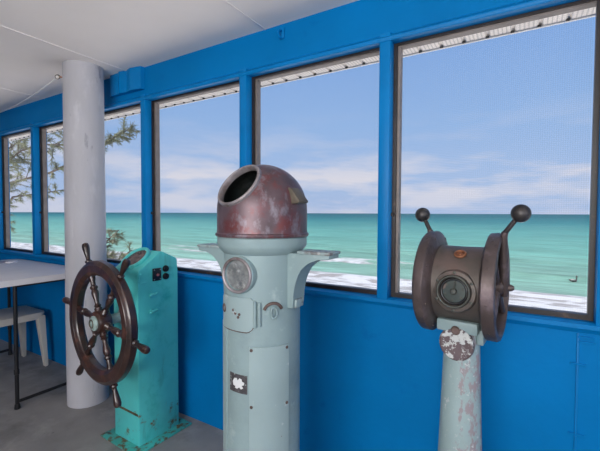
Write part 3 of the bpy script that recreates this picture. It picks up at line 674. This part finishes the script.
# side profile in YZ extruded along X
prof = [(yf - .006, .0), (ybk + .006, .0), (ybk, 1.00), (ybk, 1.06), (ybk - .012, 1.072), (.042, 1.118), (.030, 1.118), (yf, 1.018), (yf - .002, 1.0)]
mm = Matrix(((0, 0, 1, -hw), (1, 0, 0, 0), (0, 1, 0, 0), (0, 0, 0, 1)))
mb = MB(); mb.prism(prof, 2 * hw, mm, bevel=.007); hs_ = mb.build('housing', TEAL, t)
mb = MB(); mb.box((0, .014, .006), (.36, .39, .012), bevel=.003); mb.build('base_plate', TEALRUST, t)
mb = MB(); mb.box((0, yf - .004, .19), (2 * hw - .012, .008, .014), bevel=.003); mb.build('rusty_seam_strip', RUSTLINE, hs_)
mb = MB(); mb.box((hw - .001, yf + .03, .945), (.006, .05, .012), bevel=.002).box((hw - .001, yf + .012, .975), (.008, .014, .05), bevel=.002); mb.build('side_catch', TEAL, hs_)
# tilted round compass dial on the sloping front
fn = Vector((0, -.105, .138)).normalized(); fo = Vector((-.012, -.044, 1.068))
mb = MB(); mb.lathe([(0, -.02), (.092, -.02), (.094, .0), (.094, .014), (.089, .019), (.076, .017), (.073, .008), (0, .008)], fo, fn, 48); ds = mb.build('compass_rim', TEAL, t)
mb = MB(); mb.lathe([(0, .011), (.074, .0095)], fo, fn, 40); mb.build('compass_card', COMPASS, ds)
# right side switches
mb = MB(); mb.box((hw + .004, .0, .985), (.010, .056, .074), bevel=.003)
sw = mb.build('switch_plate', BLACKP, t)
mb = MB(); mb.lathe([(0, 0), (.008, 0), (.008, .008), (0, .010)], (hw + .008, .002, .983), (1, 0, 0), 16); mb.build('red_knob', REDDISH, sw)
for dy in (-.02, .02):
    for dz in (.028, -.028):
        mb = MB(); mb.lathe([(.0035, 0), (.0035, .002), (0, .003)], (hw + .008, dy, .985 + dz), (1, 0, 0), 10); mb.build('screw', NICKEL, sw)
for z in (1.012, .966):
    mb = MB(); mb.lathe([(0, 0), (.020, 0), (.020, .006), (.017, .012), (.008, .012), (.007, .008), (0, .008)], (hw, .062, z), (1, 0, 0), 28); sk = mb.build('round_socket', BLACKP, t)
    mb = MB(); mb.lathe([(0, 0), (.006, 0), (.005, .012), (0, .013)], (hw + .006, .062, z), (1, 0, 0), 14); mb.build('socket_pin', BRONZEDARK, sk)
for z in (.872, .775):
    mb = MB(); mb.cyl((hw - .002, -.035, z), (hw + .026, -.035, z), .008, bev=.001).cyl((hw + .022, -.060, z - .004), (hw + .022, -.012, z + .006), .0075, bev=.001); mb.build('wing_bolt', TEAL, t)
# wheel
WC = Vector((.036, -.285, .758)); TW = radians(22.3)
mb = MB()
ro_, ri_ = .332, .253; hd = .027
pr = [(ri_, -hd + .012), (ri_ + .006, -hd + .004), (ri_ + .016, -hd), (ri_ + .02, -hd - .004), (ro_ - .022, -hd - .004), (ro_ - .018, -hd), (ro_ - .008, -hd + .003), (ro_, -hd + .012)]
pr = pr + [(r, -h) for r, h in pr[::-1]] + [pr[0]]
mb.lathe(pr, WC, (0, -1, 0), 96)
bmesh.ops.remove_doubles(mb.bm, verts=mb.bm.verts, dist=1e-6)
wh = mb.build('ship_wheel', WOOD, t)
wh['label'] = 'dark varnished wooden ship wheel with six turned spokes'
for k in range(6):
    a = pi / 2 + TW + k * pi / 3; d = Vector((cos(a), 0, sin(a)))
    mb = MB()
    mb.lathe([(.012, .045), (.017, .055), (.020, .075), (.014, .083), (.019, .090), (.012, .100), (.0125, .12), (.018, .150), (.019, .165), (.014, .180), (.020, .188), (.020, .196), (.013, .204), (.0125, .225), (.017, .240), (.018, .262)], WC, d, 18)
    mb.build('spoke', WOOD, wh)
    mb = MB()
    mb.lathe([(.015, .330), (.019, .338), (.019, .345), (.012, .352), (.011, .360), (.0145, .385), (.0185, .415), (.0195, .432), (.016, .446), (.008, .451), (0, .452)], WC, d, 18)
    mb.build('handle', WOOD, wh)
yv = Vector((0, -1, 0))
mb = MB(); mb.lathe([(0, -.034), (.058, -.034), (.062, -.026), (.062, .026), (.058, .034), (0, .034)], WC, yv, 40); hub = mb.build('hub', WOOD, wh)
mb = MB(); mb.lathe([(0, .030), (.040, .030), (.040, .040), (.037, .043), (.030, .043), (.027, .050), (.018, .052), (.016, .044), (0, .044)], WC, yv, 40); mb.build('hub_plate', HUBTEAL, wh)
mb = MB(); mb.torus(WC + yv * .05, yv, .021, .004, 28, 8); mb.build('brass_ring', OLIVE, wh)
mb = MB(); mb.cyl(WC, Vector((WC.x, yf + .02, .758)), .028).lathe([(0, 0), (.062, 0), (.062, .018), (.05, .045), (.030, .055), (0, .055)], (WC.x, yf, .758), yv, 32); mb.build('wheel_shaft', HUBTEAL, t)

# the wheel stands a few degrees askew of the housing
piv = Matrix.Translation(WC) @ Matrix.Rotation(radians(-2.9), 4, 'Z') @ Matrix.Translation(-WC)
wh.matrix_local = piv

# ------------------------------------------------------------------ folding table, chair, paper, cord, hook
t = thing('folding_table', 'white plastic folding table with black legs left of the column', 'table', (-3.54, 1.32, 0))
hx, hy, zt = .65, .33, .897
def rr(hx, hy, r, n=6):
    out = []
    for sx, sy, a0 in ((1, 1, 0), (-1, 1, 90), (-1, -1, 180), (1, -1, 270)):
        for k in range(n + 1):
            a = radians(a0 + 90 * k / n); out.append((sx * (hx - r) + r * cos(a), sy * (hy - r) + r * sin(a)))
    return out
mb = MB(); mb.prism(rr(hx, hy, .045), .040, Matrix.Translation((0, 0, zt - .040)), bevel=.008); mb.build('tabletop', TABLEW, t)
for s in (1, -1):
    xx = s * .592
    for yy in (-.18, .23):
        mb = MB(); mb.cyl((xx, yy, .0), (xx, yy, zt - .04), .0125)
        lg = mb.build('leg', BLACKM, t)
        mb = MB(); mb.cyl((xx, yy, .0), (xx, yy, .035), .019, .016, bev=.003); mb.build('foot_cap', BLACKP, lg)
        mb = MB(); mb.cyl((xx, yy, .24), (xx, yy, .275), .0165, bev=.002); mb.build('height_collar', BLACKP, lg)
    mb = MB(); mb.cyl((xx, -.18, .05), (xx, .23, .05), .011); mb.build('crossbar', BLACKM, t)
    mb = MB(); mb.cyl((xx, -.18, zt - .05), (xx, .23, zt - .05), .011).cyl((xx, 0, zt - .05), (s * .25, 0, zt - .05), .008); mb.build('brace', BLACKM, t)

t = thing('plastic_chair', 'white plastic chair tucked under the folding table by the wall', 'chair', (-3.775, 1.395, 0))
zs_ = .47
mb = MB(); mb.prism(rr(.215, .215, .05), .022, Matrix.Translation((0, 0, zs_ - .012)), bevel=.007)
mb.prism(rr(.205, .205, .05), .035, Matrix.Translation((0, 0, zs_ - .045)), bevel=.004); mb.build('seat', CHAIRW, t)
for sx in (1, -1):
    for sy in (1, -1):
        mb = MB()
        tx, ty, bx_, by = sx * .178, sy * .178, sx * .205, sy * .205
        w0, w1 = .030, .019
        q = mb.bm; lo = []; hi = []
        for ux, uy in ((-1, -1), (1, -1), (1, 1), (-1, 1)):
            lo.append(q.verts.new((bx_ + ux * w1, by + uy * w1 * .8, 0))); hi.append(q.verts.new((tx + ux * w0, ty + uy * w0, zs_ - .02)))
        q.faces.new(lo[::-1]); q.faces.new(hi)
        for k in range(4): q.faces.new((lo[k], lo[(k + 1) % 4], hi[(k + 1) % 4], hi[k]))
        bmesh.ops.bevel(q, geom=list(q.edges), offset=.005, segments=2, affect='EDGES')
        mb.build('leg', CHAIRW, t)
mb = MB()
for k in range(5):
    x = -.15 + .075 * k; mb.tube([(x, -.20, zs_), (x * 1.05, -.235, zs_ + .17), (x * 1.08, -.285, zs_ + .31)], .014, 8)
mb.tube([(-.19, -.285, zs_ + .31), (0, -.295, zs_ + .33), (.19, -.285, zs_ + .31)], .022, 10)
mb.build('backrest', CHAIRW, t)

t = thing('folded_paper', 'small grey and white folded paper lying on the folding table', 'paper', (-3.985, 1.45, .897))
mb = MB(); mb.box((-.03, -.03, .004), (.14, .10, .008), Euler((0, 0, .6)).to_matrix(), bevel=.002); mb.build('grey_fold', PAPERG, t)
mb = MB(); mb.box((.075, .045, .006), (.05, .09, .012), Euler((0, 0, .6)).to_matrix(), bevel=.002); mb.build('white_fold', PAPERW, t)

# cord from an eye hook on the column to the top of the wall
hk = Vector((-2.775, 1.395, 2.292))
t = thing('eye_hook', 'small brown eye hook screwed high into the white column', 'hook', tuple(hk))
od = Vector((-.68, -.73, 0)).normalized()
mb = MB(); mb.cyl(-od * .02, od * .03, .005).lathe([(0, 0), (.016, 0), (.016, .006), (0, .009)], (0, 0, 0), od, 18); mb.build('shank', PLUG, t)
mb = MB(); mb.torus(od * .042, (.7, -.7, .2), .014, .004, 24, 8); mb.build('eye', OLIVE, t)
end = Vector((-4.62, 1.672, 2.355))
st_ = hk + od * .042
pts = []
for k in range(25):
    u = k / 24; q = st_.lerp(end, u); q.z -= .07 * 4 * u * (1 - u) * .4; pts.append(q)
mb = MB(); mb.tube(pts, .0034, 8)
mb.ball(st_ + Vector((0, 0, -.004)), .013, 12, 8)
o = mb.build('cord', CORD); tag(o, 'thin white cord slung from the column to the wall top', 'cord')

t = thing('wall_hook', 'small blue painted hook on the header above the middle window', 'hook', (-1.137, WY, 2.318))
mb = MB(); mb.box((0, -.004, 0), (.030, .008, .058), bevel=.003); mb.build('back_plate', BLUETRIM, t)
mb = MB(); mb.tube([(0, -.004, .012), (-.002, -.028, .004), (-.003, -.038, -.012), (-.002, -.026, -.028), (0, -.008, -.03)], .006, 10); mb.build('hook_arm', BLUE, t)

# ------------------------------------------------------------------ trees and bird outside
def twigs(fb, wb, path, spread, ntw, length, nn, w, droop, rnd):
    """side twigs with needles along a branch path"""
    P = [Vector(q) for q in path]
    for i in range(ntw):
        u = (i + rnd.random()) / ntw; f = u * (len(P) - 1); k = min(int(f), len(P) - 2)
        o = P[k].lerp(P[k + 1], f - k); tdir = (P[k + 1] - P[k]).normalized()
        d = (tdir * rnd.uniform(.2, 1.0) + Vector((rnd.uniform(-1, 1), rnd.uniform(-1, 1), rnd.uniform(-.7, .9))) * spread).normalized()
        ln = length * rnd.uniform(.5, 1.2) * (1.15 - .5 * u)
        pts = [o]; dd = d.copy()
        for s in range(4):
            dd = (dd + Vector((0, 0, -droop * .25))).normalized(); pts.append(pts[-1] + dd * ln / 4)
        wb.tube(pts, [.012, .009, .007, .006, .004], 5)
        for j in range(nn):
            f2 = rnd.uniform(.15, 1) * 4; k2 = min(int(f2), 3); b0 = pts[k2].lerp(pts[k2 + 1], f2 - k2)
            nd_ = (dd * rnd.uniform(.4, 1.0) + Vector((rnd.uniform(-1, 1), rnd.uniform(-1, 1), rnd.uniform(-1, .6))) * .6).normalized()
            nl = rnd.uniform(.07, .15)
            fb.cyl(b0, b0 + nd_ * nl, w, w * .5, seg=3)
def tree(name, label, base, trunk, branches, rnd, w=.006):
    t = thing(name, label, 'tree', base)
    b = Vector(base)
    rel = lambda P: [Vector(q) - b for q in P]
    mb = MB(); T = rel(trunk); mb.tube(T, [.16 * (1 - .7 * k / (len(T) - 1)) * (1 if name[0] == 'p' else .3) for k in range(len(T))], 12); mb.build('trunk', BARK, t)
    wb = MB(); fb = MB()
    for P, spread, ntw, ln, nn in branches:
        Q = rel(P); wb.tube(Q, [.035 - .027 * k / (len(Q) - 1) for k in range(len(Q))], 7)
        twigs(fb, wb, Q, spread, int(ntw * 1.25), ln, int(nn * 1.7), w, .35, rnd)
    wb.build('branches', BARK, t); fb.build('needle_foliage', NEEDLE, t, smooth=0)
rnd = random.Random(11)
Y0 = 4.5
tree('pine_tree', 'feathery grey green pine reaching across the left windows', (-14.5, 5.2, -4.3),
     [(-14.5, 5.2, -4.3), (-14.6, 5.1, -1.5), (-14.4, 5.2, 1.0), (-14.5, 5.1, 3.5), (-14.2, 5.3, 5.5)],
     [([(-14.5, 5.15, 1.4), (-12.4, 4.6, 2.12), (-9.7, 4.5, 2.28), (-8.2, 4.5, 2.54), (-7.2, 4.45, 2.80), (-6.45, 4.4, 2.93)], .38, 50, .40, 28),
      ([(-14.5, 5.15, 1.9), (-12.6, 4.7, 2.7), (-11.4, 4.6, 2.95), (-10.2, 4.5, 3.0), (-9.2, 4.5, 2.9)], .6, 46, .75, 26),
      ([(-14.5, 5.15, 2.3), (-12.8, 4.9, 3.2), (-11.2, 4.8, 3.45), (-9.8, 4.7, 3.5)], .6, 34, .75, 24),
      ([(-14.5, 5.15, 1.0), (-11.9, 4.6, 1.75), (-10.2, 4.5, 1.80), (-9.0, 4.5, 1.86)], .5, 18, .45, 22),
      ([(-14.5, 5.1, .4), (-13.0, 4.7, .9), (-11.8, 4.5, 1.06)], .4, 7, .35, 20)], rnd)
tree('young_tree', 'young feathery sapling top showing just right of the column', (-8.6, 4.8, -4.3),
     [(-8.6, 4.8, -4.3), (-8.5, 4.75, -2), (-8.3, 4.7, -.6), (-8.0, 4.6, .3)],
     [([(-8.3, 4.7, -.4), (-7.9, 4.6, .35), (-7.4, 4.5, .75), (-6.9, 4.45, 1.0)], .5, 20, .42, 22),
      ([(-8.0, 4.6, .1), (-7.5, 4.5, .35), (-7.0, 4.5, .40), (-6.5, 4.45, .62)], .5, 16, .38, 20),
      ([(-7.9, 4.6, .0), (-7.3, 4.5, .15), (-6.6, 4.45, .30), (-6.25, 4.4, .5)], .5, 12, .36, 20)], rnd, .005)

t = bird = thing('sea_bird', 'brown sea bird floating on the green water beyond the right window', 'bird', (3.86, 40.5, SEAZ + .02))
bird.scale = (.85, .85, .95)
mb = MB()
mb.ball((-.02, 0, .10), .16, 20, 12, (1.9, .9, .75))
mb.tube([(-.26, 0, .12), (-.36, 0, .16), (-.44, 0, .17)], [.09, .06, .015], 10)
mb.tube([(.16, 0, .12), (.24, 0, .22), (.22, 0, .36), (.20, 0, .48), (.22, 0, .54)], [.10, .065, .045, .045, .05], 12)
mb.ball((.235, 0, .555), .06, 14, 10, (1.2, .9, .9))
mb.build('body', FEATHER, t)
mb = MB(); mb.tube([(.27, 0, .56), (.30, 0, .42), (.31, 0, .28)], [.03, .022, .006], 8); mb.build('beak', BEAK, t)
for s in (1, -1):
    mb = MB(); mb.ball((-.08, s * .10, .17), .10, 16, 10, (1.9, .5, .75)); mb.build('wing', FEATHERL, t)

hood['label'] = 'weathered reddish copper dome with a round viewing opening'
bd['label'] = 'round dark badge with peeling white paint'
pl['label'] = 'dark plate with a torn white label'
rc['label'] = 'open-faced cheek disc beside the right lever'
lc['label'] = 'solid cheek disc beside the left lever'
sw['label'] = 'square black switch plate with a red knob'
